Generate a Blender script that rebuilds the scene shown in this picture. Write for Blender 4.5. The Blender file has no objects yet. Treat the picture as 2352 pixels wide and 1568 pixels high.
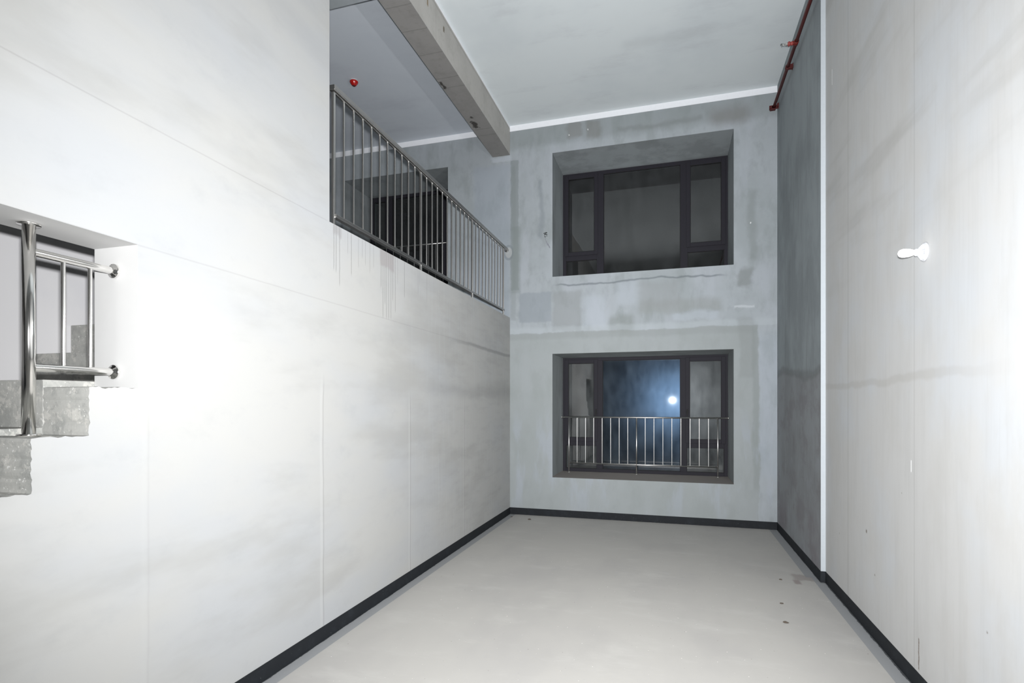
import bpy, bmesh, math, random
from mathutils import Vector, Matrix
random.seed(7)
D = bpy.data; SC = bpy.context.scene; COL = SC.collection

# ------------------------------------------------------------------ camera
F_PX, YAW, HORIZON = 1244.7, math.radians(16.45), 927.2
EYE = 1.65
cam = D.cameras.new('camera'); cam.sensor_width = 36.0; cam.lens = 36.0 * F_PX / 2352
cam.shift_y = (HORIZON - 784) / 2352; cam.clip_start = 0.02
co = D.objects.new('camera', cam); COL.objects.link(co)
co.location = (0, 0, EYE); co.rotation_euler = (math.radians(90), 0, YAW)
SC.camera = co
SC.view_settings.view_transform = 'Standard'; SC.view_settings.look = 'None'
SC.view_settings.gamma = 1; SC.view_settings.use_curve_mapping = False
SC.view_settings.exposure = 0.0
# night sky outside the windows
w = D.worlds.new('night'); SC.world = w; w.use_nodes = True
w.node_tree.nodes['Background'].inputs[0].default_value = (0.30, 0.27, 0.27, 1)
w.node_tree.nodes['Background'].inputs[1].default_value = 0.012
# the photographer's flash, on top of the camera
fl = D.lights.new('camera_flash', 'AREA'); fl.shape = 'RECTANGLE'; fl.size = 0.07; fl.size_y = 0.045
fl.energy = 300; fl.color = (0.985, 0.99, 1.0); fl.spread = math.radians(134)
fo = D.objects.new('camera_flash', fl); COL.objects.link(fo)
fo.location = (0.015, 0.0, EYE + 0.112); fo.rotation_euler = (math.radians(98), 0, YAW - math.radians(9))

# ------------------------------------------------------------------ room measures
XL, XLB, YF, XR, XN, YS = -2.333, -2.60, 7.794, 1.323, 1.363, 5.63
ZC, ZT, LEDGE, SEAM, BEAM = 5.815, 5.732, 2.9435, 2.375, 5.384
YEND, YBACK = 3.324, -2.2
WINL, WINR = -1.6825, 0.7916
GY = 8.60                                    # front plane of the window frames
HX0, HX1 = -5.19, -3.339                     # hall window
Z1, Z2, Z3, Z4 = 0.573, 2.383, 3.513, 5.329  # sills and heads

# ------------------------------------------------------------------ node helpers
class M:
    def __init__(s, name, rough=0.85, metallic=0.0, spec=0.35):
        s.m = D.materials.new(name); s.m.use_nodes = True; s.t = s.m.node_tree
        s.b = s.t.nodes['Principled BSDF']
        s.b.inputs['Roughness'].default_value = rough
        s.b.inputs['Metallic'].default_value = metallic
        s.b.inputs['Specular IOR Level'].default_value = spec
        tc = s.t.nodes.new('ShaderNodeTexCoord'); s.P = tc.outputs['Object']
        sp = s.t.nodes.new('ShaderNodeSeparateXYZ'); s.t.links.new(s.P, sp.inputs[0])
        s.x, s.y, s.z = sp.outputs
        s.c = None
    def put(s, sock, v):
        if isinstance(v, bpy.types.NodeSocket): s.t.links.new(v, sock)
        else: sock.default_value = v
    def math(s, op, a, b=0.0, c=None, clamp=False):
        n = s.t.nodes.new('ShaderNodeMath'); n.operation = op; n.use_clamp = clamp
        s.put(n.inputs[0], a); s.put(n.inputs[1], b)
        if c is not None: s.put(n.inputs[2], c)
        return n.outputs[0]
    def noise(s, scale, detail=3, rough=0.55, stretch=(1, 1, 1), off=(0, 0, 0)):
        mp = s.t.nodes.new('ShaderNodeMapping'); s.put(mp.inputs[0], s.P)
        mp.inputs['Scale'].default_value = stretch; mp.inputs['Location'].default_value = off
        n = s.t.nodes.new('ShaderNodeTexNoise'); n.inputs['Scale'].default_value = scale
        n.inputs['Detail'].default_value = detail; n.inputs['Roughness'].default_value = rough
        s.t.links.new(mp.outputs[0], n.inputs['Vector'])
        return n.outputs[0]
    def ramp(s, v, a, b, lo=0.0, hi=1.0, smooth=True):
        n = s.t.nodes.new('ShaderNodeMapRange'); n.interpolation_type = 'SMOOTHSTEP' if smooth else 'LINEAR'
        n.inputs['From Min'].default_value = a; n.inputs['From Max'].default_value = b
        n.inputs['To Min'].default_value = lo; n.inputs['To Max'].default_value = hi
        s.put(n.inputs[0], v)
        return n.outputs[0]
    def band(s, v, a, b, soft=0.01):
        """1 between a and b with a soft edge"""
        h = s.math('SUBTRACT', v, (a + b) / 2); h = s.math('ABSOLUTE', h)
        return s.ramp(h, (b - a) / 2 + soft, (b - a) / 2 - soft)
    def box(s, u, v, a, soft=0.02):
        return s.math('MULTIPLY', s.band(u, a[0], a[1], soft), s.band(v, a[2], a[3], soft))
    def wob(s, v, scale, amp, off=(0, 0, 0), stretch=(1, 1, 1)):
        n = s.noise(scale, 4, 0.6, off=off, stretch=stretch)
        return s.math('ADD', v, s.math('MULTIPLY', s.math('SUBTRACT', n, 0.5), amp * 2))
    def mix(s, fac, col, blend='MIX'):
        n = s.t.nodes.new('ShaderNodeMix'); n.data_type = 'RGBA'; n.blend_type = blend
        s.put(n.inputs[0], fac); s.put(n.inputs[6], s.c); s.put(n.inputs[7], col)
        s.c = n.outputs[2]
        return s
    def stain(s, mask, fac, col, blend='MIX'):
        return s.mix(s.math('MULTIPLY', mask, fac), col, blend)
    def bump(s, h, strength=0.2, dist=0.01):
        n = s.t.nodes.new('ShaderNodeBump'); n.inputs['Strength'].default_value = strength
        n.inputs['Distance'].default_value = dist; s.t.links.new(h, n.inputs['Height'])
        s.t.links.new(n.outputs[0], s.b.inputs['Normal']); return s
    def done(s):
        if s.c is not None: s.put(s.b.inputs['Base Color'], s.c)
        return s.m
def C(r, g, b):                                # sRGB 0-255 -> linear
    f = lambda v: (v / 255 / 12.92) if v <= 10.3 else ((v / 255 + 0.055) / 1.055) ** 2.4
    return (f(r), f(g), f(b), 1.0)
def plain(name, col, rough=0.6, metallic=0.0, spec=0.4, var=0.08, scale=30):
    m = M(name, rough, metallic, spec); m.c = col
    m.stain(m.ramp(m.noise(scale), 0.35, 0.7), var * 4, tuple(c * 0.75 for c in col[:3]) + (1,))
    return m.done()

# ------------------------------------------------------------------ materials
# left wall: skimmed concrete, pale
m = M('left_wall_plaster', 0.8); m.c = C(189, 189, 187)
n1 = m.noise(0.9, 4, 0.6, (1, 0.5, 1.1), (3, 0, 1)); m.stain(m.ramp(n1, 0.42, 0.68), 0.55, C(180, 184, 190))
n2 = m.noise(1.6, 5, 0.6, (1, 0.35, 1.3), (7, 2, 0)); m.stain(m.ramp(n2, 0.46, 0.66), 0.5, C(168, 168, 165))
n3 = m.noise(6, 5, 0.7, (1, 0.5, 0.8)); m.stain(m.ramp(n3, 0.5, 0.85), 0.35, C(165, 168, 170))
# diagonal trowel sweeps in the upper half
dg = m.t.nodes.new('ShaderNodeMapping'); m.put(dg.inputs[0], m.P); dg.inputs['Rotation'].default_value = (math.radians(-38), 0, 0); dg.inputs['Scale'].default_value = (1, 0.5, 3.2)
dn = m.t.nodes.new('ShaderNodeTexNoise'); dn.inputs['Scale'].default_value = 0.8; dn.inputs['Detail'].default_value = 4; m.t.links.new(dg.outputs[0], dn.inputs['Vector'])
m.stain(m.math('MULTIPLY', m.ramp(dn.outputs[0], 0.5, 0.75), m.ramp(m.z, 2.5, 3.2)), 0.45, C(172, 174, 176))
# greyer, rougher patch of skim towards the far corner
yw = m.wob(m.y, 1.2, 0.5); m.stain(m.ramp(yw, 4.6, 7.4), 0.0, C(158, 160, 160))
st = m.noise(5, 5, 0.65, (1, 0.55, 2.4), (0, 3, 9)); m.stain(m.math('MULTIPLY', m.ramp(st, 0.46, 0.70), m.ramp(m.y, 4.0, 6.0)), 0.14, C(140, 143, 143))
st = m.noise(7, 3, 0.6, (1, 4.0, 0.25)); m.stain(m.math('MULTIPLY', m.ramp(st, 0.5, 0.7), m.ramp(m.y, 4.0, 5.6)), 0.25, C(196, 200, 203))
# joint lines of the slab edge and the formwork
zw = m.wob(m.z, 2.0, 0.006)
m.stain(m.band(zw, SEAM - 0.004, SEAM + 0.002, 0.004), 0.18, C(110, 108, 104))
m.stain(m.math('MULTIPLY', m.band(m.wob(m.z, 1.5, 0.03), SEAM - 0.03, SEAM + 0.01, 0.015), m.ramp(m.y, 5.2, 6.4)), 0.5, C(125, 127, 127))
m.stain(m.math('MULTIPLY', m.band(zw, LEDGE - 0.004, LEDGE + 0.002, 0.003), m.ramp(m.y, 3.4, 3.2)), 0.2, C(110, 108, 104))
for yy, k, top in ((1.912, 0.08, 1.7), (3.23, 0.30, 1.9), (4.541, 0.35, 1.8), (5.907, 0.35, 1.8)):
    wv = m.wob(m.y, 1.5, 0.02, (yy, 0, 0))
    m.stain(m.math('MULTIPLY', m.band(wv, yy - 0.012, yy + 0.012, 0.012), m.ramp(m.z, top, top - 0.2)), k, C(205, 206, 205))
    m.stain(m.math('MULTIPLY', m.band(wv, yy + 0.02, yy + 0.028, 0.006), m.ramp(m.z, top, top - 0.2)), k, C(110, 108, 104))
wl = m.wob(m.z, 0.9, 0.12); m.stain(m.math('MULTIPLY', m.band(wl, 1.74, 1.86, 0.06), m.ramp(m.y, 4.6, 5.4)), 0.22, C(138, 140, 140))
# cement slurry drips under the ledge
drips = ((3.377, 2.62), (3.403, 2.61), (3.446, 2.52), (3.598, 2.63), (3.695, 2.71), (3.796, 2.75), (3.86, 2.71), (3.917, 2.76),
         (4.037, 2.63), (4.065, 2.38), (4.126, 2.38), (4.163, 2.38), (4.2, 2.39), (4.279, 2.46), (4.235, 2.55), (4.449, 2.62),
         (4.722, 2.70), (4.752, 2.80), (4.10, 2.50), (4.92, 2.66), (3.75, 2.80), (3.55, 2.78), (4.32, 2.72))
yd = m.wob(m.y, 14, 0.0035)
for i, (yy, zz) in enumerate(drips):
    dk = 0.75 if zz < 2.65 else 0.42
    m.stain(m.math('MULTIPLY', m.band(yd, yy - 0.0022, yy + 0.0022, 0.0022), m.band(m.z, zz, LEDGE, 0.02)), dk, C(100, 98, 96))
m.stain(m.box(m.wob(m.y, 9, 0.03), m.wob(m.z, 8, 0.05), (4.02, 4.26, 2.80, 2.96), 0.02), 0.55, C(158, 152, 152))
m.stain(m.box(m.wob(m.y, 14, 0.02), m.wob(m.z, 9, 0.06), (3.37, 3.47, 2.87, 2.96), 0.015), 0.45, C(150, 148, 148))
m.mix(1.0, (0.725, 0.725, 0.725, 1), 'MULTIPLY')
m.bump(m.noise(40, 4, 0.6), 0.05, 0.005)
WALL_L = m.done()

# far wall: patchy bluish grey cement plaster
m = M('far_wall_plaster', 0.8); m.c = C(164, 171, 177)
n1 = m.noise(1.1, 5, 0.62, off=(2, 0, 5)); m.stain(m.ramp(n1, 0.4, 0.62), 0.6, C(149, 157, 160))
n2 = m.noise(3.2, 5, 0.62, (1.4, 1, 0.7), (9, 0, 1)); m.stain(m.ramp(n2, 0.47, 0.66), 0.60, C(142, 150, 152))
n3 = m.noise(2.4, 4, 0.6, (1.8, 1, 0.5), (1, 0, 8)); m.stain(m.ramp(n3, 0.48, 0.66), 0.45, C(172, 178, 187))
xw = m.wob(m.wob(m.x, 1.6, 0.10), 6, 0.04); zw = m.wob(m.wob(m.z, 1.8, 0.10, (5, 5, 5)), 6, 0.04, (1, 5, 5)); xj = m.wob(m.x, 11, 0.025); zj = m.wob(m.z, 9, 0.03, (2, 1, 0))
def P(x0, x1, z0, z1, k, col, soft=0.05, jag=False):
    m.stain(m.box(xj if jag else xw, zj if jag else zw, (x0, x1, z0, z1), soft), k, C(*col))
P(-2.4, 1.4, 5.45, 5.76, 0.45, (130, 138, 139), 0.06)                         # greener course at the top
P(-1.47, -1.25, 5.50, 5.73, 0.5, (122, 122, 120), 0.03); P(-1.17, -0.97, 5.46, 5.74, 0.5, (122, 122, 120), 0.03)
P(0.50, 0.98, 5.43, 5.62, 0.5, (116, 114, 110), 0.09)
P(-0.75, 0.4, 5.50, 5.56, 0.4, (118, 122, 122), 0.03)
P(-2.322, -2.20, 3.35, 5.29, 0.55, (124, 133, 134), 0.010, True); P(-2.322, -2.24, 2.9, 5.2, 0.35, (128, 136, 136), 0.02, True); P(-2.63, -2.32, 5.30, 5.39, 0.6, (186, 194, 204), 0.02)             # strip beside the corner
P(-2.30, -2.17, 3.30, 4.3, 0.45, (128, 137, 137), 0.02, True)
P(-2.9, -2.322, 2.9, 5.25, 0.45, (152, 162, 174), 0.05)
P(-5.6, -2.62, 5.2, 5.74, 0.15, (128, 134, 138), 0.10)
P(-1.88, -1.81, 4.10, 4.95, 0.55, (130, 138, 144), 0.03)
P(0.96, 1.06, 3.55, 4.5, 0.55, (132, 139, 140), 0.04); P(0.86, 1.02, 3.22, 3.46, 0.6, (124, 130, 130), 0.03)
P(-2.19, -1.70, 2.86, 3.30, 0.55, (136, 145, 153), 0.02, True)
P(-1.68, -1.25, 2.70, 3.30, 0.55, (141, 146, 148), 0.03)
P(-0.86, -0.50, 2.66, 2.92, 0.6, (132, 139, 138), 0.05)
P(-0.43, 0.64, 2.92, 3.08, 0.5, (141, 146, 145), 0.05); P(-0.40, 0.10, 3.0, 3.35, 0.4, (144, 148, 150), 0.05)
P(-1.2, -0.9, 2.75, 3.2, 0.5, (178, 186, 196), 0.05); P(0.0, 0.6, 2.8, 2.9, 0.5, (176, 184, 194), 0.03); P(-0.75, -0.45, 3.05, 3.4, 0.45, (176, 184, 194), 0.06)
for sx, sz in ((-1.44, 5.56), (-1.16, 5.60), (1.0, 4.05)): P(sx - 0.006, sx + 0.006, sz - 0.008, sz + 0.008, 0.9, (230, 232, 235), 0.004, True)
# dark wavy crack line under the upper sill
wl = m.wob(m.z, 1.3, 0.10, (4, 0, 0)); m.stain(m.math('MULTIPLY', m.band(wl, 3.385, 3.405, 0.014), m.band(m.x, -1.60, 0.65, 0.1)), 0.75, C(98, 106, 112))
# smooth greenish plaster around the lower window, ragged border above and to the right
zb = m.wob(m.wob(m.z, 2.0, 0.05), 14, 0.018, (3, 3, 3)); xb = m.wob(m.wob(m.x, 1.6, 0.06, (0, 0, 4)), 13, 0.018)
low = m.math('MULTIPLY', m.ramp(zb, 2.705, 2.685), m.ramp(xb, 1.105, 1.09))
m.stain(low, 0.62, C(152, 158, 158))
m.stain(m.math('MULTIPLY', low, m.math('MULTIPLY', m.band(zb, 2.60, 2.695, 0.03), 1.0)), 0.25, C(128, 134, 134))
m.stain(m.math('MULTIPLY', m.ramp(zb, 2.69, 2.705), m.band(zb, 2.69, 2.78, 0.03)), 0.35, C(182, 190, 196))
m.stain(m.math('MULTIPLY', m.band(xb, 1.02, 1.10, 0.02), m.band(m.z, 0.5, 2.7, 0.1)), 0.4, C(130, 138, 138))
m.stain(m.math('MULTIPLY', m.band(xw, 0.86, 1.06, 0.03), m.band(zj, 2.0, 2.80, 0.03)), 0.4, C(136, 142, 142))
m.stain(m.math('MULTIPLY', m.ramp(xb, 1.105, 1.12), m.band(zw, 0.7, 2.6, 0.1)), 0.3, C(168, 178, 190))
m.stain(m.box(xj, zj, (0.80, 1.05, 2.93, 2.96), 0.012), 0.6, C(196, 202, 208))
st = m.noise(2.2, 4, 0.6, (2.2, 1, 0.45), (0, 0, 3)); m.stain(m.math('MULTIPLY', m.ramp(st, 0.5, 0.62), m.band(m.z, 0.1, 1.4, 0.3)), 0.35, C(168, 176, 190))
# pale filler around the balustrade fixing
dx = m.math('SUBTRACT', m.x, -2.355); dz = m.math('SUBTRACT', m.z, 3.92)
rr = m.math('SQRT', m.math('ADD', m.math('MULTIPLY', dx, dx), m.math('MULTIPLY', m.math('MULTIPLY', dz, dz), 0.45)))
rr = m.wob(rr, 12, 0.008)
m.stain(m.ramp(rr, 0.085, 0.075), 0.5, C(120, 128, 134)); m.stain(m.ramp(rr, 0.058, 0.05), 0.8, C(168, 172, 174))
# the deep reveals of the windows: darker mottled grey, bare brownish cement on the lower sill
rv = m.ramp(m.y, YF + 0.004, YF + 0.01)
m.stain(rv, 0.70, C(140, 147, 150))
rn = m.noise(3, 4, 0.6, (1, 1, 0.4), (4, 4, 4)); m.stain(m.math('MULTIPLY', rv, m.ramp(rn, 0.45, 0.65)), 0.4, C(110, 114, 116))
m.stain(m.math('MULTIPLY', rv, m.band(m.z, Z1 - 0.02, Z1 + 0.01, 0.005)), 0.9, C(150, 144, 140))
m.mix(1.0, (0.88, 0.87, 0.86, 1), 'MULTIPLY')
m.bump(m.noise(35, 5, 0.65), 0.10, 0.006)
WALL_F = m.done()

# right wall, near length: board-marked concrete with a pale skim
m = M('right_wall_plaster', 0.8); m.c = C(185, 185, 184)
n1 = m.noise(4.5, 5, 0.65, (1, 2.2, 0.24)); m.stain(m.ramp(n1, 0.45, 0.72), 0.28, C(170, 170, 169))
n2 = m.noise(1.2, 4, 0.6, off=(4, 1, 0)); m.stain(m.ramp(n2, 0.45, 0.7), 0.45, C(184, 190, 197))
n4 = m.noise(2.6, 5, 0.65, (1, 1.4, 0.7), (8, 1, 2)); m.stain(m.ramp(n4, 0.45, 0.68), 0.40, C(176, 175, 172))
n3 = m.noise(16, 3, 0.6, (1, 2.2, 0.10)); m.stain(m.ramp(n3, 0.5, 0.75), 0.12, C(160, 160, 160))
dg = m.t.nodes.new('ShaderNodeMapping'); m.put(dg.inputs[0], m.P); dg.inputs['Rotation'].default_value = (math.radians(35), 0, 0); dg.inputs['Scale'].default_value = (1, 0.4, 3.0)
dn = m.t.nodes.new('ShaderNodeTexNoise'); dn.inputs['Scale'].default_value = 1.5; dn.inputs['Detail'].default_value = 4; m.t.links.new(dg.outputs[0], dn.inputs['Vector'])
m.stain(m.math('MULTIPLY', m.ramp(dn.outputs[0], 0.5, 0.72), m.ramp(m.z, 2.2, 3.2)), 0.45, C(160, 159, 156))
m.stain(m.ramp(m.wob(m.y, 1, 0.3), 4.3, 5.4), 0.08, C(158, 157, 155))
m.stain(m.band(m.y, 4.960, 4.972, 0.005), 0.35, C(120, 118, 116)); m.stain(m.band(m.y, 3.713, 3.722, 0.005), 0.3, C(125, 124, 122))
m.stain(m.band(m.y, 5.46, 5.465, 0.003), 0.3, C(120, 118, 116))
wl = m.wob(m.z, 1.4, 0.09, (0, 2.2, 0)); m.stain(m.math('MULTIPLY', m.band(wl, 1.79, 1.84, 0.012), m.ramp(m.y, 2.6, 3.6)), 0.32, C(158, 155, 150))
m.stain(m.box(m.wob(m.y, 30, 0.012), m.z, (3.650, 3.662, 0.12, 0.30), 0.006), 0.9, C(110, 98, 88))
for yy, zz, r in ((4.534, 0.72, 0.012), (4.36, 0.45, 0.006), (2.95, 0.62, 0.005), (5.2, 0.55, 0.005), (3.9, 1.1, 0.004)):
    m.stain(m.box(m.wob(m.y, 40, 0.008), m.wob(m.z, 40, 0.01), (yy - r, yy + r, zz - r, zz + r), 0.006), 0.8, C(105, 98, 88))
for yy, zz, h in ((5.42, 4.55, 0.07), (4.86, 5.25, 0.05), (4.80, 5.30, 0.04), (3.76, 1.28, 0.035)):
    m.stain(m.box(m.y, m.z, (yy - 0.005, yy + 0.005, zz - h, zz + h), 0.004), 0.9, C(240, 240, 240))
m.bump(m.noise(45, 4, 0.6), 0.05, 0.005)
WALL_R = m.done()
# right wall, far length: dark polished cement
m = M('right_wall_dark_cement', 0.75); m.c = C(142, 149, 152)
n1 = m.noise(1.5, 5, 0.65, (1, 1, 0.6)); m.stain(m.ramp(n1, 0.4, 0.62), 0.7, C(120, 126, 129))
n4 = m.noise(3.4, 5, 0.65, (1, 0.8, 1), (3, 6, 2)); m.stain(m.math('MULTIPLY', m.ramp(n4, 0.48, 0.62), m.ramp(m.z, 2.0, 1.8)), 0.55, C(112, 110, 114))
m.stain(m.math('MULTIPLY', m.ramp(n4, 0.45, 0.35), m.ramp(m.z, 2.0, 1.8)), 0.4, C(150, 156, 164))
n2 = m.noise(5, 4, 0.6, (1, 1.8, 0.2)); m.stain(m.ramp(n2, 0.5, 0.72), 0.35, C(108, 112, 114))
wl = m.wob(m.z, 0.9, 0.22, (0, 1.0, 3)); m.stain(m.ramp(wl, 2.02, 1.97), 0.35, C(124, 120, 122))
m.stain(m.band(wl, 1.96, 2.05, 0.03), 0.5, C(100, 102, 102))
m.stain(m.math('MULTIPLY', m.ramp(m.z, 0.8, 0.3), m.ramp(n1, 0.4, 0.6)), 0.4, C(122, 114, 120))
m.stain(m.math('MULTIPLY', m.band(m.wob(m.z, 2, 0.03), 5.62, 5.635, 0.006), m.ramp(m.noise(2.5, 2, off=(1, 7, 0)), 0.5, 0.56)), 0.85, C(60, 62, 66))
m.bump(m.noise(40, 4, 0.6), 0.06, 0.005)
WALL_RF = m.done()
REVEAL = plain('bounce_lit_reveal', C(190, 190, 189), 0.8, var=0.03, scale=4)  # stair opening jamb and soffit: bounced light put into a paler wall colour
STEP_PALE = plain('pale_step_face', C(176, 182, 187), 0.7, var=0.03)  # step face, paler than the dark length beside it
# ceiling
m = M('ceiling_paint', 0.85); m.c = C(208, 214, 216)
n1 = m.noise(0.9, 4, 0.6, off=(1, 3, 0)); m.stain(m.ramp(n1, 0.42, 0.7), 0.5, C(194, 201, 205))
n2 = m.noise(2.0, 5, 0.65, (0.6, 1.6, 1)); m.stain(m.ramp(n2, 0.52, 0.75), 0.35, C(180, 183, 188))
m.stain(m.box(m.wob(m.x, 3, 0.1), m.wob(m.y, 4, 0.08), (-0.55, 0.45, 6.35, 6.5), 0.08), 0.18, C(160, 163, 165))
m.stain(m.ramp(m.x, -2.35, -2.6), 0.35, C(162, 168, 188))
CEIL = m.done()
WHITE_TRIM = plain('white_ceiling_edge_paint', C(232, 234, 238), 0.8, var=0.02)
# raw beam
m = M('raw_concrete', 0.85); m.c = C(174, 172, 168)
n1 = m.noise(2.5, 5, 0.65); m.stain(m.ramp(n1, 0.45, 0.65), 0.5, C(158, 156, 152))
n2 = m.noise(14, 5, 0.7); m.stain(m.ramp(n2, 0.5, 0.75), 0.35, C(140, 137, 131))
yb = m.wob(m.y, 8, 0.012)
for yy in (4.58, 4.92, 5.30, 5.74, 5.93, 6.95, 7.12): m.stain(m.math('MULTIPLY', m.band(yb, yy - 0.004, yy + 0.004, 0.006), m.ramp(m.z, BEAM + 0.01, BEAM + 0.004)), 0.38, C(84, 82, 80))
for yy in (5.137, 6.729): m.stain(m.math('MULTIPLY', m.band(m.y, yy - 0.002, yy + 0.002, 0.004), m.ramp(m.z, BEAM, BEAM + 0.01)), 0.5, C(110, 106, 100))
m.stain(m.band(m.wob(m.z, 3, 0.01), 5.752, 5.758, 0.004), 0.6, C(95, 91, 86))
for a in ((-2.565, -2.50, 6.74, 6.90), (-2.53, -2.50, 6.60, 6.65), (-2.60, -2.56, 5.80, 5.94)):
    m.stain(m.math('MULTIPLY', m.box(m.wob(m.x, 22, 0.05), m.wob(m.y, 22, 0.07), a, 0.012), m.ramp(m.z, BEAM + 0.01, BEAM + 0.004)), 0.9, C(62, 58, 54))
m.stain(m.math('MULTIPLY', m.box(m.wob(m.y, 30, 0.01), m.wob(m.z, 30, 0.01), (5.32, 5.35, 5.61, 5.67), 0.008), 1.0), 0.9, C(88, 78, 58))
m.stain(m.box(m.wob(m.y, 30, 0.01), m.wob(m.z, 30, 0.01), (4.92, 4.95, 5.61, 5.69), 0.008), 0.8, C(120, 100, 66))
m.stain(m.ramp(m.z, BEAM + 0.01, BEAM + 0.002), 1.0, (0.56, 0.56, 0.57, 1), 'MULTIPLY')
m.bump(n2, 0.15, 0.006)
BEAMC = m.done()
# stair concrete with white paint splashes
m = M('stair_concrete', 0.85); m.c = C(166, 166, 162)
n1 = m.noise(5, 5, 0.7); m.stain(m.ramp(n1, 0.45, 0.6), 0.6, C(138, 140, 137))
n2 = m.noise(18, 5, 0.7, off=(3, 1, 2)); m.stain(m.ramp(n2, 0.55, 0.7), 0.5, C(120, 122, 119))
n4 = m.noise(13, 6, 0.75, off=(5, 5, 1)); m.stain(m.ramp(n4, 0.53, 0.60), 0.55, C(196, 194, 188))
n3 = m.noise(60, 2, 0.5); m.stain(m.ramp(n3, 0.66, 0.70), 0.7, C(215, 215, 212))
m.bump(n2, 0.3, 0.008)
STAIRC = m.done()
# stair hall wall: grey putty over bare concrete along the flight
m = M('stair_hall_plaster', 0.85); m.c = C(222, 221, 222)
n1 = m.noise(1.5, 4, 0.6); m.stain(m.ramp(n1, 0.45, 0.65), 0.4, C(208, 208, 212))
m.bump(m.noise(30, 3, 0.6), 0.04, 0.004)
HALLP = m.done()
# floor
m = M('floor_screed', 0.75); m.c = C(172, 170, 166)
n1 = m.noise(1.2, 4, 0.6, (1, 0.6, 1)); m.stain(m.ramp(n1, 0.42, 0.68), 0.6, C(162, 160, 158))
n2 = m.noise(3.0, 5, 0.65, (0.6, 1.2, 1), (5, 0, 0)); m.stain(m.ramp(n2, 0.5, 0.75), 0.45, C(184, 183, 179))
n3 = m.noise(60, 3, 0.6); m.stain(m.ramp(n3, 0.62, 0.75), 0.15, C(150, 147, 142))
sp = m.noise(55, 1, 0.5, off=(9, 9, 0)); m.stain(m.ramp(sp, 0.775, 0.79), 0.8, C(235, 233, 228))
sp = m.noise(48, 1, 0.5, off=(19, 3, 0)); m.stain(m.ramp(sp, 0.785, 0.80), 0.7, C(110, 104, 98))
m.stain(m.box(m.wob(m.x, 12, 0.03), m.wob(m.y, 9, 0.08), (1.10, 1.32, 5.62, 5.80), 0.02), 0.55, C(132, 124, 122))
m.stain(m.box(m.wob(m.x, 25, 0.012), m.wob(m.y, 20, 0.03), (1.085, 1.14, 5.50, 5.62), 0.015), 0.7, C(128, 116, 114))
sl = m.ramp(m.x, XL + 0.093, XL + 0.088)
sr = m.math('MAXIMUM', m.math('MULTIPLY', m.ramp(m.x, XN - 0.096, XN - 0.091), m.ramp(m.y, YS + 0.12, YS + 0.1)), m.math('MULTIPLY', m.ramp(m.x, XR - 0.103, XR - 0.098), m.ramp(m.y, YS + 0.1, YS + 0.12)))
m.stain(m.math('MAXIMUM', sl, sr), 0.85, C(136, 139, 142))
# skirting paint slopped on to the floor
e1 = m.ramp(m.wob(m.wob(m.x, 9, 0.010), 40, 0.006), XL + 0.010, XL + 0.006)
e2 = m.math('MULTIPLY', m.ramp(m.wob(m.wob(m.x, 9, 0.014), 40, 0.008), XN - 0.016, XN - 0.010), m.ramp(m.y, YS + 0.05, YS))
e3 = m.math('MULTIPLY', m.ramp(m.wob(m.wob(m.x, 9, 0.010), 40, 0.006), XR - 0.010, XR - 0.006), m.ramp(m.y, YS - 0.05, YS))
e4 = m.ramp(m.wob(m.wob(m.y, 9, 0.010), 40, 0.006), YF - 0.012, YF - 0.007)
for e in (e1, e2, e3, e4): m.stain(e, 0.85, C(38, 41, 45))
m.bump(n3, 0.04, 0.003)
FLOOR = m.done()
# skirting: black paint
m = M('black_skirting_paint', 0.7, spec=0.25); m.c = C(26, 29, 33)
m.stain(m.ramp(m.noise(8, 5, 0.7), 0.45, 0.7), 0.5, C(38, 43, 48)); m.stain(m.ramp(m.noise(70, 3, 0.6), 0.68, 0.74), 0.5, C(110, 114, 116))
SKIRT = m.done()
def steel(name, col, rough):
    m = M(name, rough, 1.0); m.c = col
    m.stain(m.ramp(m.noise(6, 3), 0.4, 0.7), 0.15, tuple(c * 0.8 for c in col[:3]) + (1,)); return m.done()
CHROME = steel('polished_stainless_steel', (0.86, 0.85, 0.83, 1), 0.13)
BRUSHED = steel('brushed_stainless_steel', (0.46, 0.45, 0.44, 1), 0.36)
SATIN = steel('satin_stainless_steel', (0.68, 0.67, 0.65, 1), 0.33)
FRAME = plain('dark_bronze_aluminium', C(44, 43, 49), 0.6, 0.0, 0.12, var=0.03)
GASKET = plain('black_rubber_gasket', C(14, 14, 15), 0.7)
RED_PIPE = plain('red_fire_pipe_paint', C(98, 22, 14), 0.5, var=0.1)
DARK_RED = plain('dark_red_clamp_paint', C(74, 24, 24), 0.6, var=0.1)
RED_FITTING = plain('faded_red_fitting_paint', C(150, 66, 62), 0.5, var=0.15)
RED_GLOSS = plain('glossy_red_plastic', C(165, 22, 18), 0.22, spec=0.6, var=0.02)
WHITE_PL = plain('white_plastic', C(186, 188, 192), 0.4, var=0.01)
CRUMB = plain('dark_mortar_crumb', C(84, 76, 68), 0.9, var=0.1)
INK = plain('black_marker_ink', C(16, 18, 18), 0.8, var=0.0)
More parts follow.
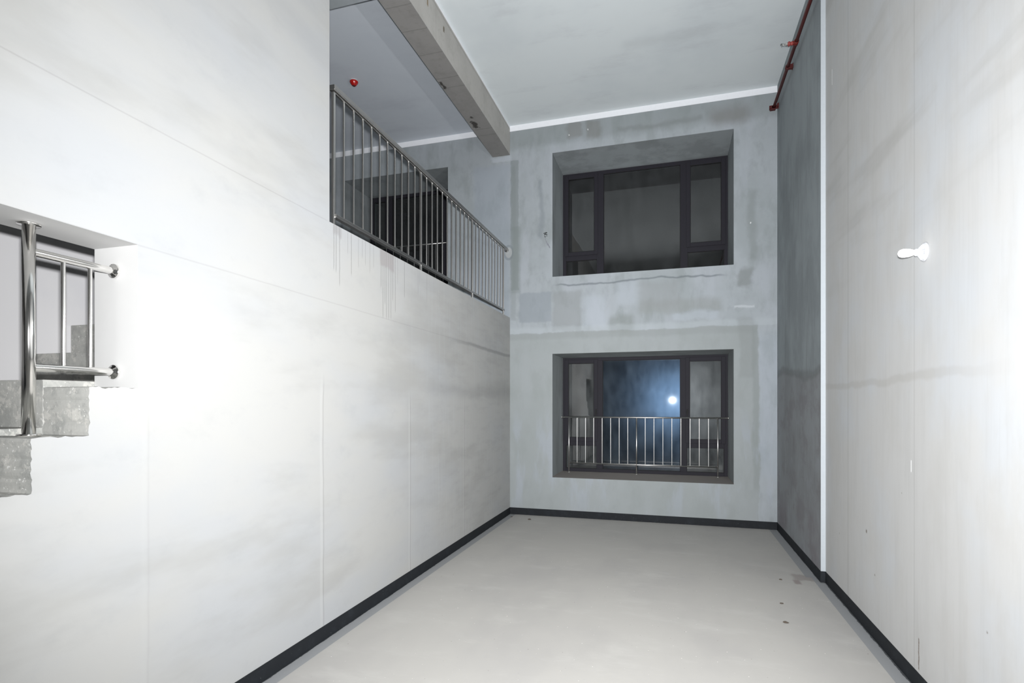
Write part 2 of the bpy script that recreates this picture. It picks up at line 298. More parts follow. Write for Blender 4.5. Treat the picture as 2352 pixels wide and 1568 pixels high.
def glass(name, dust, dustcol, rough, haze):
    m = D.materials.new(name); m.use_nodes = True; t = m.node_tree; t.nodes.clear()
    out = t.nodes.new('ShaderNodeOutputMaterial'); tr = t.nodes.new('ShaderNodeBsdfTransparent'); tr.inputs[0].default_value = (0.8, 0.84, 0.84, 1)
    gl = t.nodes.new('ShaderNodeBsdfGlossy'); gl.inputs['Roughness'].default_value = 0.012; gl.inputs[0].default_value = (0.92, 0.90, 0.90, 1)
    fr = t.nodes.new('ShaderNodeFresnel'); fr.inputs[0].default_value = 1.62
    m1 = t.nodes.new('ShaderNodeMixShader'); t.links.new(fr.outputs[0], m1.inputs[0]); t.links.new(tr.outputs[0], m1.inputs[1]); t.links.new(gl.outputs[0], m1.inputs[2])
    # greasy film: a wide faint lobe, and pale dust
    g2 = t.nodes.new('ShaderNodeBsdfGlossy'); g2.inputs['Roughness'].default_value = rough; g2.inputs[0].default_value = haze
    tc = t.nodes.new('ShaderNodeTexCoord'); mp = t.nodes.new('ShaderNodeMapping'); mp.inputs['Scale'].default_value = (2.2, 1, 1.0); t.links.new(tc.outputs['Object'], mp.inputs[0])
    no = t.nodes.new('ShaderNodeTexNoise'); no.inputs['Scale'].default_value = 3.0; no.inputs['Detail'].default_value = 6; t.links.new(mp.outputs[0], no.inputs['Vector'])
    r = t.nodes.new('ShaderNodeMapRange'); r.inputs['From Min'].default_value = 0.3; r.inputs['From Max'].default_value = 0.75
    r.inputs['To Min'].default_value = dust[0] * 0.7; r.inputs['To Max'].default_value = dust[0] * 1.3; t.links.new(no.outputs[0], r.inputs[0])
    m2 = t.nodes.new('ShaderNodeMixShader'); t.links.new(r.outputs[0], m2.inputs[0]); t.links.new(m1.outputs[0], m2.inputs[1]); t.links.new(g2.outputs[0], m2.inputs[2])
    if haze[0] < 0.5:                       # wiped smears scatter a tight white core round a reflected lamp
        g3 = t.nodes.new('ShaderNodeBsdfGlossy'); g3.inputs['Roughness'].default_value = 0.06; g3.inputs[0].default_value = (0.8, 0.9, 1, 1)
        m4 = t.nodes.new('ShaderNodeMixShader'); m4.inputs[0].default_value = 0.0004
        t.links.new(m2.outputs[0], m4.inputs[1]); t.links.new(g3.outputs[0], m4.inputs[2]); m2 = m4
    df = t.nodes.new('ShaderNodeBsdfDiffuse'); df.inputs[0].default_value = dustcol
    r2 = t.nodes.new('ShaderNodeMapRange'); r2.inputs['From Min'].default_value = 0.35; r2.inputs['From Max'].default_value = 0.75
    r2.inputs['To Min'].default_value = dust[1] * 0.3; r2.inputs['To Max'].default_value = dust[1] * 2; t.links.new(no.outputs[0], r2.inputs[0])
    m3 = t.nodes.new('ShaderNodeMixShader'); t.links.new(r2.outputs[0], m3.inputs[0]); t.links.new(m2.outputs[0], m3.inputs[1]); t.links.new(df.outputs[0], m3.inputs[2])
    t.links.new(m3.outputs[0], out.inputs[0]); return m
GLASS_BLUE = glass('smeared_window_glass', (0.0072, 0.03), (0.30, 0.36, 0.42, 1), 0.24, (0.35, 0.6, 1.0, 1))
GLASS_DUST = glass('dusty_window_glass', (0.008, 0.045), (0.40, 0.42, 0.42, 1), 0.30, (0.8, 0.85, 0.9, 1))
GLASS = glass('dark_window_glass', (0.004, 0.015), (0.4, 0.4, 0.42, 1), 0.3, (0.8, 0.85, 0.9, 1))

# ------------------------------------------------------------------ mesh helpers
def bx(bm, x0, x1, y0, y1, z0, z1, mi=0):
    vs = [bm.verts.new(v) for v in ((x0, y0, z0), (x1, y0, z0), (x1, y1, z0), (x0, y1, z0), (x0, y0, z1), (x1, y0, z1), (x1, y1, z1), (x0, y1, z1))]
    fs = [bm.faces.new([vs[i] for i in f]) for f in ((3, 2, 1, 0), (4, 5, 6, 7), (0, 1, 5, 4), (1, 2, 6, 5), (2, 3, 7, 6), (3, 0, 4, 7))]
    for f in fs: f.material_index = mi
    return fs
def rod(bm, a, b, r, seg=16, r2=None, caps=True):
    a, b = Vector(a), Vector(b); d = (b - a); L = d.length; q = d.to_track_quat('Z', 'Y').to_matrix().to_4x4()
    res = bmesh.ops.create_cone(bm, cap_ends=caps, segments=seg, radius1=r, radius2=r if r2 is None else r2, depth=L, matrix=Matrix.Translation((a + b) / 2) @ q)
    for v in res['verts']:
        for f in v.link_faces: f.smooth = len(f.verts) == 4
def lathe(bm, prof, origin, axis, seg=32):
    """prof: list of (distance along the axis, radius)"""
    q = Vector(axis).to_track_quat('Z', 'Y').to_matrix(); o = Vector(origin); rings = []
    for d, r in prof:
        rings.append([bm.verts.new(o + q @ Vector((r * math.cos(t * 2 * math.pi / seg), r * math.sin(t * 2 * math.pi / seg), d))) for t in range(seg)] if r > 1e-6 else [bm.verts.new(o + q @ Vector((0, 0, d)))])
    for p, n in zip(rings, rings[1:]):
        for t in range(seg):
            u = (t + 1) % seg
            f = None
            if len(p) == 1 and len(n) > 1: f = bm.faces.new((p[0], n[u], n[t]))
            elif len(n) == 1 and len(p) > 1: f = bm.faces.new((p[t], p[u], n[0]))
            elif len(n) > 1: f = bm.faces.new((p[t], p[u], n[u], n[t]))
            if f: f.smooth = True
def obj(name, bm, mats, parent=None, bevel=0.0, loc=None, label=None):
    bmesh.ops.recalc_face_normals(bm, faces=bm.faces[:])
    me = D.meshes.new(name); bm.to_mesh(me); bm.free()
    for x in (mats if isinstance(mats, (list, tuple)) else [mats]): me.materials.append(x)
    o = D.objects.new(name, me); COL.objects.link(o)
    if parent is not None:
        o.parent = parent
        if loc is None: o.matrix_parent_inverse = Matrix.Translation(-parent.location)
    if loc is not None: o.location = loc
    if bevel:
        b = o.modifiers.new('bevel', 'BEVEL'); b.width = bevel; b.segments = 2; b.limit_method = 'ANGLE'; b.harden_normals = False
    if label: o['label'] = label
    return o
def struct(o, label, cat=None):
    o['kind'] = 'structure'; o['label'] = label
    if cat: o['category'] = cat
    return o
def tag(o, label, cat, group=None):
    o['label'] = label; o['category'] = cat
    if group: o['group'] = group
    return o
def empty(name, loc):
    o = D.objects.new(name, None); COL.objects.link(o); o.location = loc; o.empty_display_size = 0.1; return o
def boxes(lst):
    bm = bmesh.new()
    for b in lst: bx(bm, *b)
    return bm

# ------------------------------------------------------------------ the shell
OUT = 1.65
struct(obj('floor', boxes([(-4.1, OUT, YBACK, YF, -0.12, 0)]), FLOOR), 'pale grey cement screed floor of the double-height room', 'floor')
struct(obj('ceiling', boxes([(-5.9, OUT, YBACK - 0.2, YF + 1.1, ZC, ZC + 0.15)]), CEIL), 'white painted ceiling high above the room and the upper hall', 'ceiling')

# left wall: one slab with the stair opening cut out in steps
def jag(pts, amp=0.0035, step=0.013):
    out = []
    for (a, b), (c, d) in zip(pts, pts[1:]):
        L = math.hypot(c - a, d - b); n = max(1, int(L / step)); nx, nz = -(d - b) / L, (c - a) / L
        for i in range(n):
            t = i / n; k = 0 if i == 0 else random.uniform(-amp, amp) * (1.6 if random.random() < 0.12 else 1)
            out.append((a + (c - a) * t + nx * k, b + (d - b) * t + nz * k))
    out.append(pts[-1]); return out
TREAD = [(1.885, 1.72), (1.669, 1.72), (1.669, 1.518), (1.456, 1.518), (1.456, 1.308), (1.243, 1.308)]
prof = jag(TREAD)
z = 1.308
y = 1.243
while z > 0.3:
    z -= 0.206; prof.append((y, z)); y -= 0.213; prof.append((y, z))
prof.append((y, 0))
ystair = y
poly = [(YF, 0), (YF, LEDGE), (YEND, LEDGE), (YEND, ZC), (YBACK, ZC), (YBACK, 0), (-0.9, 0), (-0.9, SEAM), (1.885, SEAM)] + prof
bm = bmesh.new()
fr = [bm.verts.new((XL, a, b)) for a, b in poly]; bk = [bm.verts.new((XLB, a, b)) for a, b in poly]
f1 = bm.faces.new(fr); f2 = bm.faces.new(bk[::-1]); n = len(poly)
for i in range(n):
    f = bm.faces.new((fr[i], bk[i], bk[(i + 1) % n], fr[(i + 1) % n]))
    f.material_index = 1 if 9 <= i < n - 1 else (2 if i in (7, 8) else 0)
bm.normal_update(); bmesh.ops.triangulate(bm, faces=[f1, f2])
struct(obj('wall_left', bm, [WALL_L, STAIRC, REVEAL]), 'pale skimmed left wall with stepped stair opening and slurry drips below the balustrade', 'wall')
# shallow break-out of the plaster just below the sill of the opening
# far wall with three deep window bays
def far_wall():
    bm = bmesh.new(); y0, y1 = YF, YF + 1.0
    xs = [-5.75, HX0, HX1, WINL, WINR, OUT]; zs = [-0.12, Z1, Z2, Z3, Z4, ZC]
    for i in range(5):
        for k in range(5):
            hole = (i == 1 and k == 3) or (i == 3 and k in (1, 3))
            if not hole: bx(bm, xs[i], xs[i + 1], y0, y1, zs[k], zs[k + 1])
    # merge: drop the faces between neighbouring blocks
    bmesh.ops.remove_doubles(bm, verts=bm.verts[:], dist=1e-5)
    seen = {}
    for f in bm.faces[:]:
        key = tuple(sorted(v.index for v in f.verts)); seen.setdefault(key, []).append(f)
    bm.verts.index_update(); seen = {}
    for f in bm.faces: seen.setdefault(tuple(sorted(v.index for v in f.verts)), []).append(f)
    bmesh.ops.delete(bm, geom=[f for fs in seen.values() if len(fs) > 1 for f in fs], context='FACES_ONLY')
    return bm
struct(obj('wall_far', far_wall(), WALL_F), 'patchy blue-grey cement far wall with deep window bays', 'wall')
# right wall: near length set back 4 cm from the far one, paler colour on the step face
bm = bmesh.new(); bx(bm, XN, OUT, YBACK, YS, -0.12, ZC, 0)
for f in bx(bm, XR, OUT, YS, YF, -0.12, ZC, 1):
    if abs(f.calc_center_median().y - YS) < 1e-4: f.material_index = 2
struct(obj('wall_right', bm, [WALL_R, WALL_RF, STEP_PALE]), 'right wall, pale streaked concrete near, dark cement beyond the corner', 'wall')
struct(obj('wall_back', boxes([(-4.1, OUT, YBACK - 0.2, YBACK, -0.12, ZC)]), WALL_L), 'plain plaster wall behind the viewer', 'wall')
# stair hall and upper hall
struct(obj('wall_stair', boxes([(-3.97, -3.82, YBACK, YEND, -0.12, ZC), (-4.05, XLB, YEND, YEND + 0.12, -0.12, LEDGE - 0.2)]), HALLP), 'grey putty wall of the stair hall seen through the opening, bare concrete along its foot', 'wall')
struct(obj('wall_hall', boxes([(-5.9, -5.75, YEND, YF, LEDGE - 0.2, ZC), (-5.9, -4.05, YEND - 0.12, YEND, LEDGE - 0.2, ZC)]), WALL_F), 'grey cement side wall of the upper hall', 'wall')
struct(obj('floor', boxes([(-5.75, XLB, YEND, YF, LEDGE - 0.2, LEDGE)]), FLOOR), 'concrete floor slab of the upper hall behind the balustrade', 'floor')
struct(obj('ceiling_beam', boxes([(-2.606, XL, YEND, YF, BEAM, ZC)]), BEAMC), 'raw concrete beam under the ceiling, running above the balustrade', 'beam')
struct(obj('ceiling_beam', boxes([(-5.75, -2.606, 4.14, 4.435, BEAM, ZC)]), WALL_F), 'grey plastered cross beam at the top left, behind the wall end', 'beam')
struct(obj('trim_1', boxes([(XL, XR, YF - 0.004, YF, ZT, ZC)]), WHITE_TRIM), 'white painted band at the top of the far wall', 'trim')
struct(obj('trim_2', boxes([(-5.75, -2.606, YF - 0.004, YF, ZT, ZC)]), WHITE_TRIM), 'white painted band at the top of the upper hall wall', 'trim')
struct(obj('trim_3', boxes([(XL, XL + 0.003, YEND, YF - 0.004, ZC - 0.03, ZC)]), WHITE_TRIM), 'thin white paint edge along the top of the raw beam', 'trim')
T = 0.003
struct(obj('baseboard_left', boxes([(XL, XL + T, ystair, YF, 0, 0.10)]), SKIRT), 'black painted skirting band along the foot of the left wall', 'baseboard')
struct(obj('baseboard_far', boxes([(XL + T, XR - T, YF - T, YF, 0, 0.10)]), SKIRT), 'black painted skirting band along the foot of the far wall', 'baseboard')
struct(obj('baseboard_right', boxes([(XR - T, XR, YS - T, YF - T, 0, 0.10), (XR, XN - T, YS - T, YS, 0, 0.10), (XN - T, XN, YBACK, YS, 0, 0.10)]), SKIRT), 'black painted skirting band stepping round the corner of the right wall', 'baseboard')

# ------------------------------------------------------------------ windows
def ring(bm, x0, x1, z0, z1, w, y0, y1, wt=None, wb=None):
    wt = w if wt is None else wt; wb = w if wb is None else wb
    bx(bm, x0, x0 + w, y0, y1, z0, z1); bx(bm, x1 - w, x1, y0, y1, z0, z1)
    bx(bm, x0 + w, x1 - w, y0, y1, z1 - wt, z1); bx(bm, x0 + w, x1 - w, y0, y1, z0, z0 + wb)
def pane(x0, x1, z0, z1, y, mat, par):
    return obj('glass_pane', boxes([(x0 - 0.012, x1 + 0.012, y, y + 0.006, z0 - 0.012, z1 + 0.012)]), mat, par)
def gasket(x0, x1, z0, z1, y, par):
    bm = bmesh.new(); ring(bm, x0, x1, z0, z1, 0.006, y, y + 0.005); obj('gasket', bm, GASKET, par)
def window(name, x0, x1, z0, z1, xa, xb, xc, xd, zt, gl, gc, gr, label, handles=True):
    """casements left and right with a fixed light under each, a large fixed light between
       xa..xb left mullion, xc..xd right mullion, zt = (transom bottom, transom top)"""
    W = empty(name, ((x0 + x1) / 2, GY, z0)); struct(W, label, 'window')
    fw = 0.05
    bm = bmesh.new(); ring(bm, x0, x1, z0, z1, fw, GY, GY + 0.07); obj('outer_frame', bm, FRAME, W, 0.002)
    for a, b in ((xa, xb), (xc, xd)):
        obj('mullion', boxes([(a, b, GY - 0.004, GY + 0.07, z0 + fw, z1 - fw)]), FRAME, W, 0.002)
    for i, (a, b, g) in enumerate(((x0 + fw, xa, gl), (xd, x1 - fw, gr))):
        obj('transom', boxes([(a, b, GY + 0.002, GY + 0.07, zt[0], zt[1])]), FRAME, W, 0.002)
        s = empty('casement', ((a + b) / 2, GY, zt[1])); s.parent = W; s.matrix_parent_inverse = Matrix.Translation(-W.location)
        c0, c1 = a - 0.018, b + 0.018; q = 0.058
        bm = bmesh.new(); ring(bm, c0, c1, zt[1] - 0.018, z1 - fw + 0.018, q, GY - 0.018, GY - 0.0045, wt=q, wb=q)
        bpar = s
        o = obj('sash_frame', bm, FRAME, s, 0.003)
        g0 = (c0 + q, c1 - q, zt[1] - 0.018 + q, z1 - fw + 0.018 - q)
        pane(*g0, GY + 0.004, g, s); gasket(*g0, GY - 0.012, s)
        if handles:
            hx = (c1 - 0.024) if i == 0 else (c0 + 0.024); hz = zt[1] + 0.46
            bm = bmesh.new(); bx(bm, hx - 0.011, hx + 0.011, GY - 0.026, GY - 0.018, hz - 0.035, hz + 0.035)
            rod(bm, (hx, GY - 0.026, hz), (hx, GY - 0.052, hz), 0.008, 12); bx(bm, hx - 0.008, hx + 0.008, GY - 0.062, GY - 0.048, hz - 0.115, hz + 0.010)
            obj('window_handle', bm, GASKET, s, 0.002)
        lo = (a, b, z0 + fw, zt[0]); pane(*lo, GY + 0.03, g, W); gasket(*lo, GY + 0.024, W)
    c = (xb, xc, z0 + fw, z1 - fw); pane(*c, GY + 0.03, gc, W); gasket(*c, GY + 0.024, W)
    return W
window('window_1', WINL, WINR, Z1, Z2, -1.145, -1.05, 0.121, 0.215, (0.989, 1.075), GLASS_DUST, GLASS_BLUE, GLASS_DUST, 'dark framed lower window behind a steel guard rail, smeared glass reflecting the flash')
window('window_2', WINL, WINR, Z3, Z4, -1.14, -1.035, 0.121, 0.225, (3.939, 4.03), GLASS, GLASS, GLASS, 'dark framed upper window without a guard rail, above the lower one', handles=False)
window('window_3', HX0, HX1, Z3, Z4, -4.84, -4.75, -3.80, -3.71, (3.939, 4.03), GLASS, GLASS, GLASS, 'black window deep in the upper hall wall, behind the balustrade', handles=False)

# ------------------------------------------------------------------ guard rails in the window bays
def window_rail(x0, x1, z0, yy, posts, nb, label):
    R = empty('window_guard_rail', ((x0 + x1) / 2, yy, z0)); tag(R, label, 'guard rail')
    ztop, zbot = z0 + 0.868, z0 + 0.145
    bm = bmesh.new(); rod(bm, (x0 + 0.008, yy, ztop), (x1 - 0.008, yy, ztop), 0.0125, 20); obj('top_rail', bm, SATIN, R)
    bm = bmesh.new(); rod(bm, (posts[0], yy, zbot), (posts[-1], yy, zbot), 0.010, 20); obj('bottom_rail', bm, SATIN, R)
    for sx, d in ((x0, 1), (x1, -1)):
        bm = bmesh.new(); lathe(bm, ((0, 0), (0, 0.024), (0.006, 0.024), (0.010, 0.014), (0.010, 0)), (sx, yy, ztop), (d, 0, 0), 24); obj('wall_flange', bm, SATIN, R)
    for p in posts:
        bm = bmesh.new(); rod(bm, (p, yy, z0), (p, yy, ztop), 0.0105, 20); o = obj('post', bm, SATIN, R)
        bm = bmesh.new(); lathe(bm, ((0, 0), (0, 0.030), (0.005, 0.030), (0.008, 0.016), (0.008, 0)), (p, yy, z0), (0, 0, 1), 24)
        f = obj('foot_flange', bm, SATIN, o)
    base = None
    for a, b, n in zip(posts, posts[1:], nb):
        for i in range(1, n + 1):
            x = a + (b - a) * i / (n + 1)
            if base is None:
                bm = bmesh.new(); rod(bm, (0, 0, zbot - z0), (0, 0, ztop - z0), 0.0056, 14, caps=False)
                base = obj('baluster', bm, SATIN, R, loc=(x - R.location.x, 0, 0))
            else:
                o = base.copy(); COL.objects.link(o); o.location = (x - R.location.x, 0, 0); o.parent = R
    return R
window_rail(WINL, WINR, Z1, 8.49, (-1.566, -0.521, 0.646), (7, 8), 'polished steel guard rail standing on the sill in front of the lower window')
window_rail(HX0, HX1, Z3, 8.49, (-5.07, -4.265, -3.46), (5, 5), 'dim steel guard rail in front of the black upper hall window')

# ------------------------------------------------------------------ balustrade of the upper hall
bx_, RX = None, -2.385
R = empty('steel_balustrade', (RX, 5.5, LEDGE)); tag(R, 'long brushed steel balustrade on the edge of the upper hall', 'balustrade')
posts = (3.447, 4.890, 6.330, 7.626); nb = (10, 10, 9)
rz0, rz1, bz0, bz1 = 3.938, 3.985, 3.018, 3.046
bm = boxes([(RX - 0.025, RX + 0.025, 3.425, 7.785, 3.945, 3.984)]); obj('top_rail', bm, BRUSHED, R, 0.005)
bm = boxes([(RX - 0.010, RX + 0.010, 3.447, 7.64, 3.933, 3.939)]); obj('rail_strip', bm, SATIN, R, 0.001)
bm = boxes([(RX - 0.006, RX + 0.006, 3.447, 7.64, 3.939, 3.945)]); obj('rail_web', bm, GASKET, R)
bm = boxes([(RX - 0.020, RX + 0.020, 3.447, 7.636, bz0, bz1)]); obj('bottom_rail', bm, BRUSHED, R, 0.004)
for p in posts: obj('post', boxes([(RX - 0.011, RX + 0.011, p - 0.011, p + 0.011, LEDGE, rz0)]), SATIN, R, 0.003)
bm = bmesh.new(); lathe(bm, ((0, 0), (0, 0.034), (0.008, 0.034), (0.014, 0.020), (0.014, 0)), (RX, YF, 3.962), (0, -1, 0), 28); rod(bm, (RX, YF - 0.03, 3.962), (RX, YF - 0.005, 3.962), 0.026, 20)
obj('wall_flange', bm, CHROME, R)
base = None
for a, b, n in zip(posts, posts[1:], nb):
    for i in range(1, n + 1):
        yy = a + (b - a) * i / (n + 1)
        if base is None:
            bm = boxes([(-0.0065, 0.0065, -0.0065, 0.0065, bz1 - LEDGE, rz0 - LEDGE)]); base = obj('baluster', bm, SATIN, R, 0.0025, loc=(0, yy - 5.5, 0))
        else:
            o = base.copy(); COL.objects.link(o); o.location = (0, yy - 5.5, 0); o.parent = R

# ------------------------------------------------------------------ stairs behind the opening
S = empty('concrete_staircase', (-3.25, 0.6, 0)); tag(S, 'bare concrete staircase climbing behind the opening in the left wall', 'staircase')
bm = boxes([(-3.818, -2.602, 1.669, 2.40, 1.20, 1.755)]); obj('landing', bm, STAIRC, S, 0.003)
for k in range(-8, 6):                                      # lower flight, landing, upper flight
    z1 = 1.755 + k * 0.207
    if k == 0 or z1 < 0.05: continue
    y0 = 1.669 + k * 0.2135 if k < 0 else 2.40 + (k - 1) * 0.2135
    obj('step', boxes([(-3.818, -2.602, y0, y0 + (0.2135 if k < 5 else 0.02), max(0.0, z1 - 0.42), z1)]), STAIRC, S, 0.003)

# handrail piece across the opening
PX, PY, JY = -2.470, 1.533, 1.885
H = empty('stair_guard_rail', (PX, PY, 1.518)); tag(H, 'polished steel stair guard rail with a thick post in the left wall opening', 'guard rail')
bm = bmesh.new(); rod(bm, (PX, PY, 1.520), (PX, PY, SEAM - 0.001), 0.0220, 40); po = obj('post', bm, CHROME, H)
for zz, d in ((1.521, 1), (SEAM - 0.001, -1)):
    bm = bmesh.new(); lathe(bm, ((0, 0), (0, 0.038), (0.0015, 0.0395), (0.0075, 0.0395), (0.009, 0.038), (0.009, 0.0)), (PX, PY, zz), (0, 0, d), 48); obj('post_flange', bm, CHROME, H)
for zz, nm in ((2.262, 'top_rail'), (1.797, 'bottom_rail')):
    bm = bmesh.new(); rod(bm, (PX, PY, zz), (PX, JY - 0.004, zz), 0.0165, 36, caps=False); rl = obj(nm, bm, CHROME, H)
    bm = bmesh.new(); lathe(bm, ((0, 0), (0, 0.031), (0.003, 0.033), (0.012, 0.033), (0.014, 0.031), (0.016, 0.022), (0.022, 0.020), (0.022, 0.0)), (PX, JY, zz), (0, -1, 0), 48); obj('wall_flange', bm, CHROME, H)
for yb_ in (1.661, 1.771):
    bm = bmesh.new(); rod(bm, (PX, yb_, 1.797), (PX, yb_, 2.262), 0.0085, 24, caps=False); obj('baluster', bm, CHROME, H)

# ------------------------------------------------------------------ bulb on the right wall
BY, BZ = 3.575, 1.65 + 0.853
Lm = empty('wall_bulb_lamp', (XN, BY, BZ)); tag(Lm, 'lit white bulb in a white holder on the right wall', 'lamp')
bm = bmesh.new(); lathe(bm, ((0, 0), (0, 0.052), (0.006, 0.053), (0.010, 0.050), (0.012, 0.044), (0.014, 0.034), (0.014, 0)), (XN, BY, BZ), (-1, 0, 0), 48); obj('holder_base', bm, WHITE_PL, Lm)
bm = bmesh.new()
for k in range(16):
    a = k * math.pi / 8 + 0.1; c, s = math.cos(a), math.sin(a)
    vs = [(XN - 0.012, 0.047), (XN - 0.012, 0.018), (XN - 0.034, 0.021)]
    q = Vector((0, -s, c)) * 0.0015; pt = [Vector((x, BY + c * r, BZ + s * r)) for x, r in vs]
    A = [bm.verts.new(p - q) for p in pt]; B = [bm.verts.new(p + q) for p in pt]
    bm.faces.new(A); bm.faces.new(B[::-1])
    for i in range(3): bm.faces.new((A[i], B[i], B[(i + 1) % 3], A[(i + 1) % 3]))
obj('holder_ribs', bm, WHITE_PL, Lm)
bm = bmesh.new(); lathe(bm, ((0.010, 0.020), (0.046, 0.0215), (0.048, 0.019), (0.048, 0)), (XN, BY, BZ), (-1, 0, 0), 40); obj('socket', bm, WHITE_PL, Lm)
em = D.materials.new('glowing_bulb'); em.use_nodes = True; b = em.node_tree.nodes['Principled BSDF']
b.inputs['Base Color'].default_value = (0.9, 0.9, 0.9, 1); b.inputs['Emission Color'].default_value = (1, 0.99, 0.97, 1); b.inputs['Emission Strength'].default_value = 3
# the diode board of the bulb shines out into the room, away from the wall
bl = D.lights.new('bulb_light', 'AREA'); bl.shape = 'DISK'; bl.size = 0.045; bl.energy = 48; bl.color = (1.0, 0.99, 0.97)
blo = D.objects.new('bulb_light', bl); COL.objects.link(blo); blo.parent = Lm; blo.location = (-0.135, 0, 0); blo.rotation_euler = (0, math.radians(90), 0)
bm = bmesh.new(); lathe(bm, ((0.046, 0.013), (0.056, 0.0145), (0.066, 0.0185), (0.078, 0.0220), (0.095, 0.0235), (0.108, 0.0235), (0.120, 0.020), (0.127, 0.0145), (0.130, 0.008), (0.131, 0)), (XN, BY, BZ), (-1, 0, 0), 40); obj('bulb', bm, em, Lm)

# ------------------------------------------------------------------ sprinkler pipe high on the right wall
QX, QZ = 1.268, 5.50
Pp = empty('sprinkler_pipe', (QX, 5.0, QZ)); tag(Pp, 'red fire sprinkler pipe running under the ceiling along the right wall', 'pipe')
bm = bmesh.new(); rod(bm, (QX, 1.0, QZ), (QX, 7.72, QZ), 0.018, 24); obj('pipe', bm, RED_PIPE, Pp)
def clamp(yc):
    bm = bmesh.new(); lathe(bm, ((-0.022, 0.019), (-0.022, 0.025), (0.022, 0.025), (0.022, 0.019)), (QX, yc, QZ), (0, 1, 0), 24)
    bx(bm, QX + 0.01, XR if yc > YS else XN, yc - 0.022, yc + 0.022, QZ - 0.022, QZ + 0.022)
    bx(bm, (XR if yc > YS else XN) - 0.006, XR if yc > YS else XN, yc - 0.03, yc + 0.026, QZ - 0.028, QZ + 0.028)
    obj('pipe_clamp', bm, DARK_RED, Pp, 0.002)
clamp(6.84); clamp(4.6)
# end clamp by the far wall
bm = bmesh.new(); bx(bm, QX - 0.055, XR, 7.700, 7.712, QZ - 0.026, QZ + 0.022); bx(bm, QX - 0.045, QX + 0.02, 7.69, 7.73, QZ - 0.038, QZ - 0.020)
bx(bm, XR - 0.02, XR, 7.68, 7.73, QZ - 0.01, QZ + 0.035)
lathe(bm, ((0, 0), (0, 0.024), (0.03, 0.024), (0.034, 0.018), (0.034, 0)), (QX, 7.70, QZ), (0, 1, 0), 24)
rod(bm, (QX - 0.045, 7.67, QZ - 0.018), (QX - 0.045, 7.73, QZ - 0.018), 0.009, 10); obj('pipe_end_bracket', bm, DARK_RED, Pp, 0.001)
# branch with the sprinkler head pointing into the room
by = 6.40
bm = bmesh.new(); lathe(bm, ((-0.035, 0.019), (-0.035, 0.024), (0.035, 0.024), (0.035, 0.019)), (QX, by, QZ), (0, 1, 0), 24)
rod(bm, (QX, by, QZ), (QX - 0.035, by, QZ), 0.020, 20); obj('tee', bm, RED_PIPE, Pp)
bm = bmesh.new(); lathe(bm, ((0.030, 0.015), (0.032, 0.021), (0.045, 0.021), (0.047, 0.016), (0.056, 0.016), (0.058, 0.023), (0.076, 0.023), (0.078, 0.014), (0.078, 0)), (QX, by, QZ), (-1, 0, 0), 20); nip = obj('branch_fitting', bm, RED_FITTING, Pp)
Hd = empty('sprinkler_head', (QX - 0.078, by, QZ)); Hd.parent = Pp; Hd.matrix_parent_inverse = Matrix.Translation(-Pp.location)
bm = bmesh.new(); lathe(bm, ((0.078, 0.012), (0.082, 0.012), (0.084, 0.018), (0.092, 0.018), (0.094, 0.008), (0.104, 0.007), (0.104, 0)), (QX, by, QZ), (-1, 0, 0), 18)
obj('head_body', bm, CHROME, Hd)
bm = bmesh.new()
for s in (-1, 1):
    rod(bm, (QX - 0.094, by, QZ + s * 0.012), (QX - 0.115, by, QZ + s * 0.014), 0.003, 8); rod(bm, (QX - 0.115, by, QZ + s * 0.014), (QX - 0.134, by, QZ), 0.003, 8)
rod(bm, (QX - 0.104, by, QZ), (QX - 0.134, by, QZ), 0.004, 8); obj('head_frame', bm, CHROME, Hd)
bm = bmesh.new(); lathe(bm, ((0.134, 0), (0.134, 0.018), (0.137, 0.018), (0.137, 0)), (QX, by, QZ), (-1, 0, 0), 16)
bx(bm, QX - 0.150, QX - 0.135, by - 0.012, by + 0.012, QZ + 0.006, QZ + 0.009); obj('deflector', bm, BRUSHED, Hd)

# ------------------------------------------------------------------ heat detector on the hall ceiling
dx_, dy_ = -3.933, 6.124
Dt = empty('heat_detector', (dx_, dy_, ZC)); tag(Dt, 'red capped heat detector on the upper hall ceiling', 'detector')
bm = bmesh.new(); lathe(bm, ((0, 0), (0, 0.055), (0.008, 0.055), (0.010, 0.050), (0.010, 0)), (dx_, dy_, ZC), (0, 0, -1), 40); obj('mounting_base', bm, WHITE_PL, Dt)
bm = bmesh.new(); lathe(bm, ((0.010, 0.051), (0.018, 0.054), (0.028, 0.052), (0.050, 0.036), (0.062, 0.026), (0.064, 0.024), (0.064, 0)), (dx_, dy_, ZC), (0, 0, -1), 40); obj('red_cap', bm, RED_GLOSS, Dt)
bm = bmesh.new(); lathe(bm, ((0.064, 0.018), (0.070, 0.016), (0.072, 0.012), (0.072, 0)), (dx_, dy_, ZC), (0, 0, -1), 24); obj('sensor_tip', bm, DARK_RED, Dt)

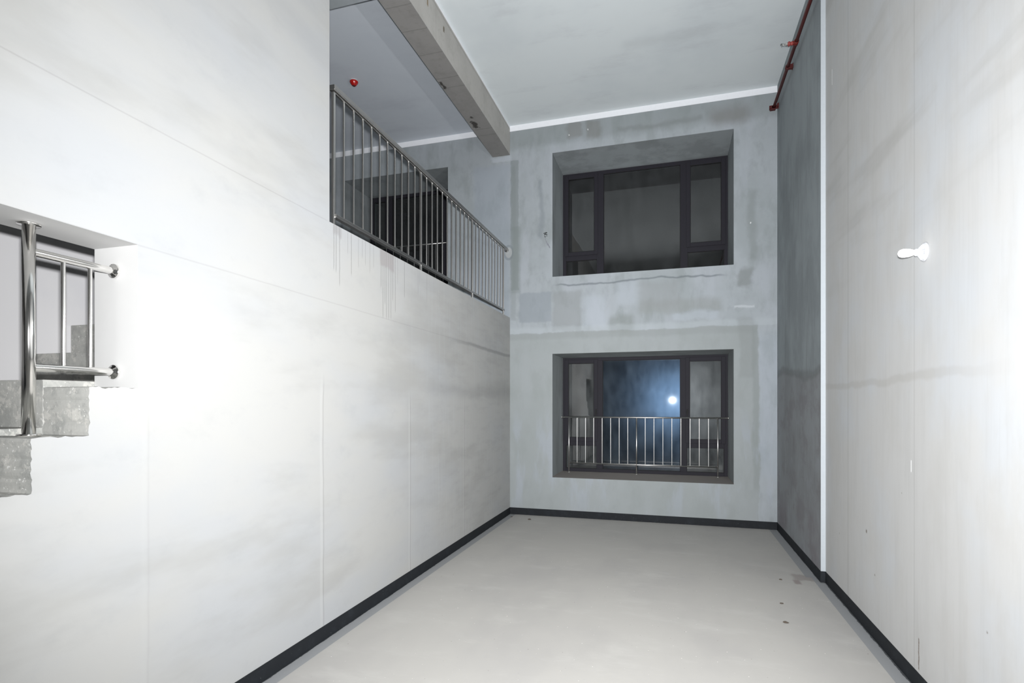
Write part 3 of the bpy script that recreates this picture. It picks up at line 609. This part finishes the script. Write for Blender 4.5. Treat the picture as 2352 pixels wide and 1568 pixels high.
# ------------------------------------------------------------------ marker scribble on the far wall
def wallpt(px, py):                           # photograph pixel on the far wall plane -> x, z
    t = math.atan((px - 1176) / F_PX) - YAW; x = YF * math.tan(t)
    Z = -x * math.sin(YAW) + YF * math.cos(YAW)
    return x, EYE + (HORIZON - py) * Z / F_PX
def strokes(lst, z_scale=22.4, ox=1230, oy=520):
    bm = bmesh.new()
    for (x0, y0, x1, y1, w) in lst:
        a = Vector(wallpt(ox + x0 / z_scale, oy + y0 / z_scale)); b = Vector(wallpt(ox + x1 / z_scale, oy + y1 / z_scale))
        d = (b - a).normalized(); n = Vector((-d.y, d.x)) * (w / z_scale * 0.0063 / 2); ws = (0.7, 1.1, 1.0, 0.6)
        f, g = [], []
        for i, k in enumerate(ws):
            c = a.lerp(b, i / 3)
            for s, L in ((1, f), (-1, g)):
                q = c + n * k * s; L.append((bm.verts.new((q.x, YF - 0.0008, q.y)), bm.verts.new((q.x, YF + 0.001, q.y))))
        for i in range(3):
            bm.faces.new((f[i][0], f[i + 1][0], g[i + 1][0], g[i][0]))
            bm.faces.new((f[i][0], f[i][1], f[i + 1][1], f[i + 1][0])); bm.faces.new((g[i][0], g[i + 1][0], g[i + 1][1], g[i][1]))
        bm.faces.new((f[0][0], g[0][0], g[0][1], f[0][1])); bm.faces.new((f[3][0], f[3][1], g[3][1], g[3][0]))
    return bm
mk = obj('marker_scribble', strokes([(410, 365, 500, 335, 34), (490, 330, 605, 310, 46), (485, 370, 465, 450, 42), (525, 360, 540, 435, 40), (530, 405, 620, 412, 30), (600, 465, 560, 505, 30), (475, 480, 500, 565, 34)]), INK)
tag(mk, 'small black marker scribble on the far wall left of the upper window', 'scribble')
SM = plain('grey_smear', C(128, 130, 138), 0.9, var=0.0)
mk = obj('grey_smear', strokes([(490, 570, 530, 720, 26), (530, 720, 600, 870, 40), (600, 870, 690, 1000, 70), (690, 1000, 745, 1110, 50)]), SM)
tag(mk, 'thin grey smear trailing down from the black scribble', 'smear')

# ------------------------------------------------------------------ crumbs on the floor
def crumb(x, y, r, label):
    bm = bmesh.new(); bmesh.ops.create_icosphere(bm, subdivisions=2, radius=r)
    for v in bm.verts: v.co *= random.uniform(0.65, 1.15); v.co.x *= 1.7; v.co.z = max(v.co.z * 0.6, -r * 0.35)
    zmin = min(v.co.z for v in bm.verts)
    for v in bm.verts: v.co.z -= zmin
    o = obj('mortar_crumb', bm, CRUMB, loc=(x, y, 0)); tag(o, label, 'debris', 'mortar crumbs on the floor')
crumb(-2.245, 7.579, 0.010, 'tiny dark crumb on the floor in the far left corner')
crumb(-1.95, 7.48, 0.016, 'dark mortar crumb on the floor near the far left corner')
crumb(0.977, 5.591, 0.010, 'small dark crumb on the floor by the stain at the right wall corner')
crumb(0.867, 4.923, 0.010, 'middle one of three dark crumbs along the right side of the floor')
crumb(0.823, 4.502, 0.014, 'nearest of three dark crumbs along the right side of the floor')
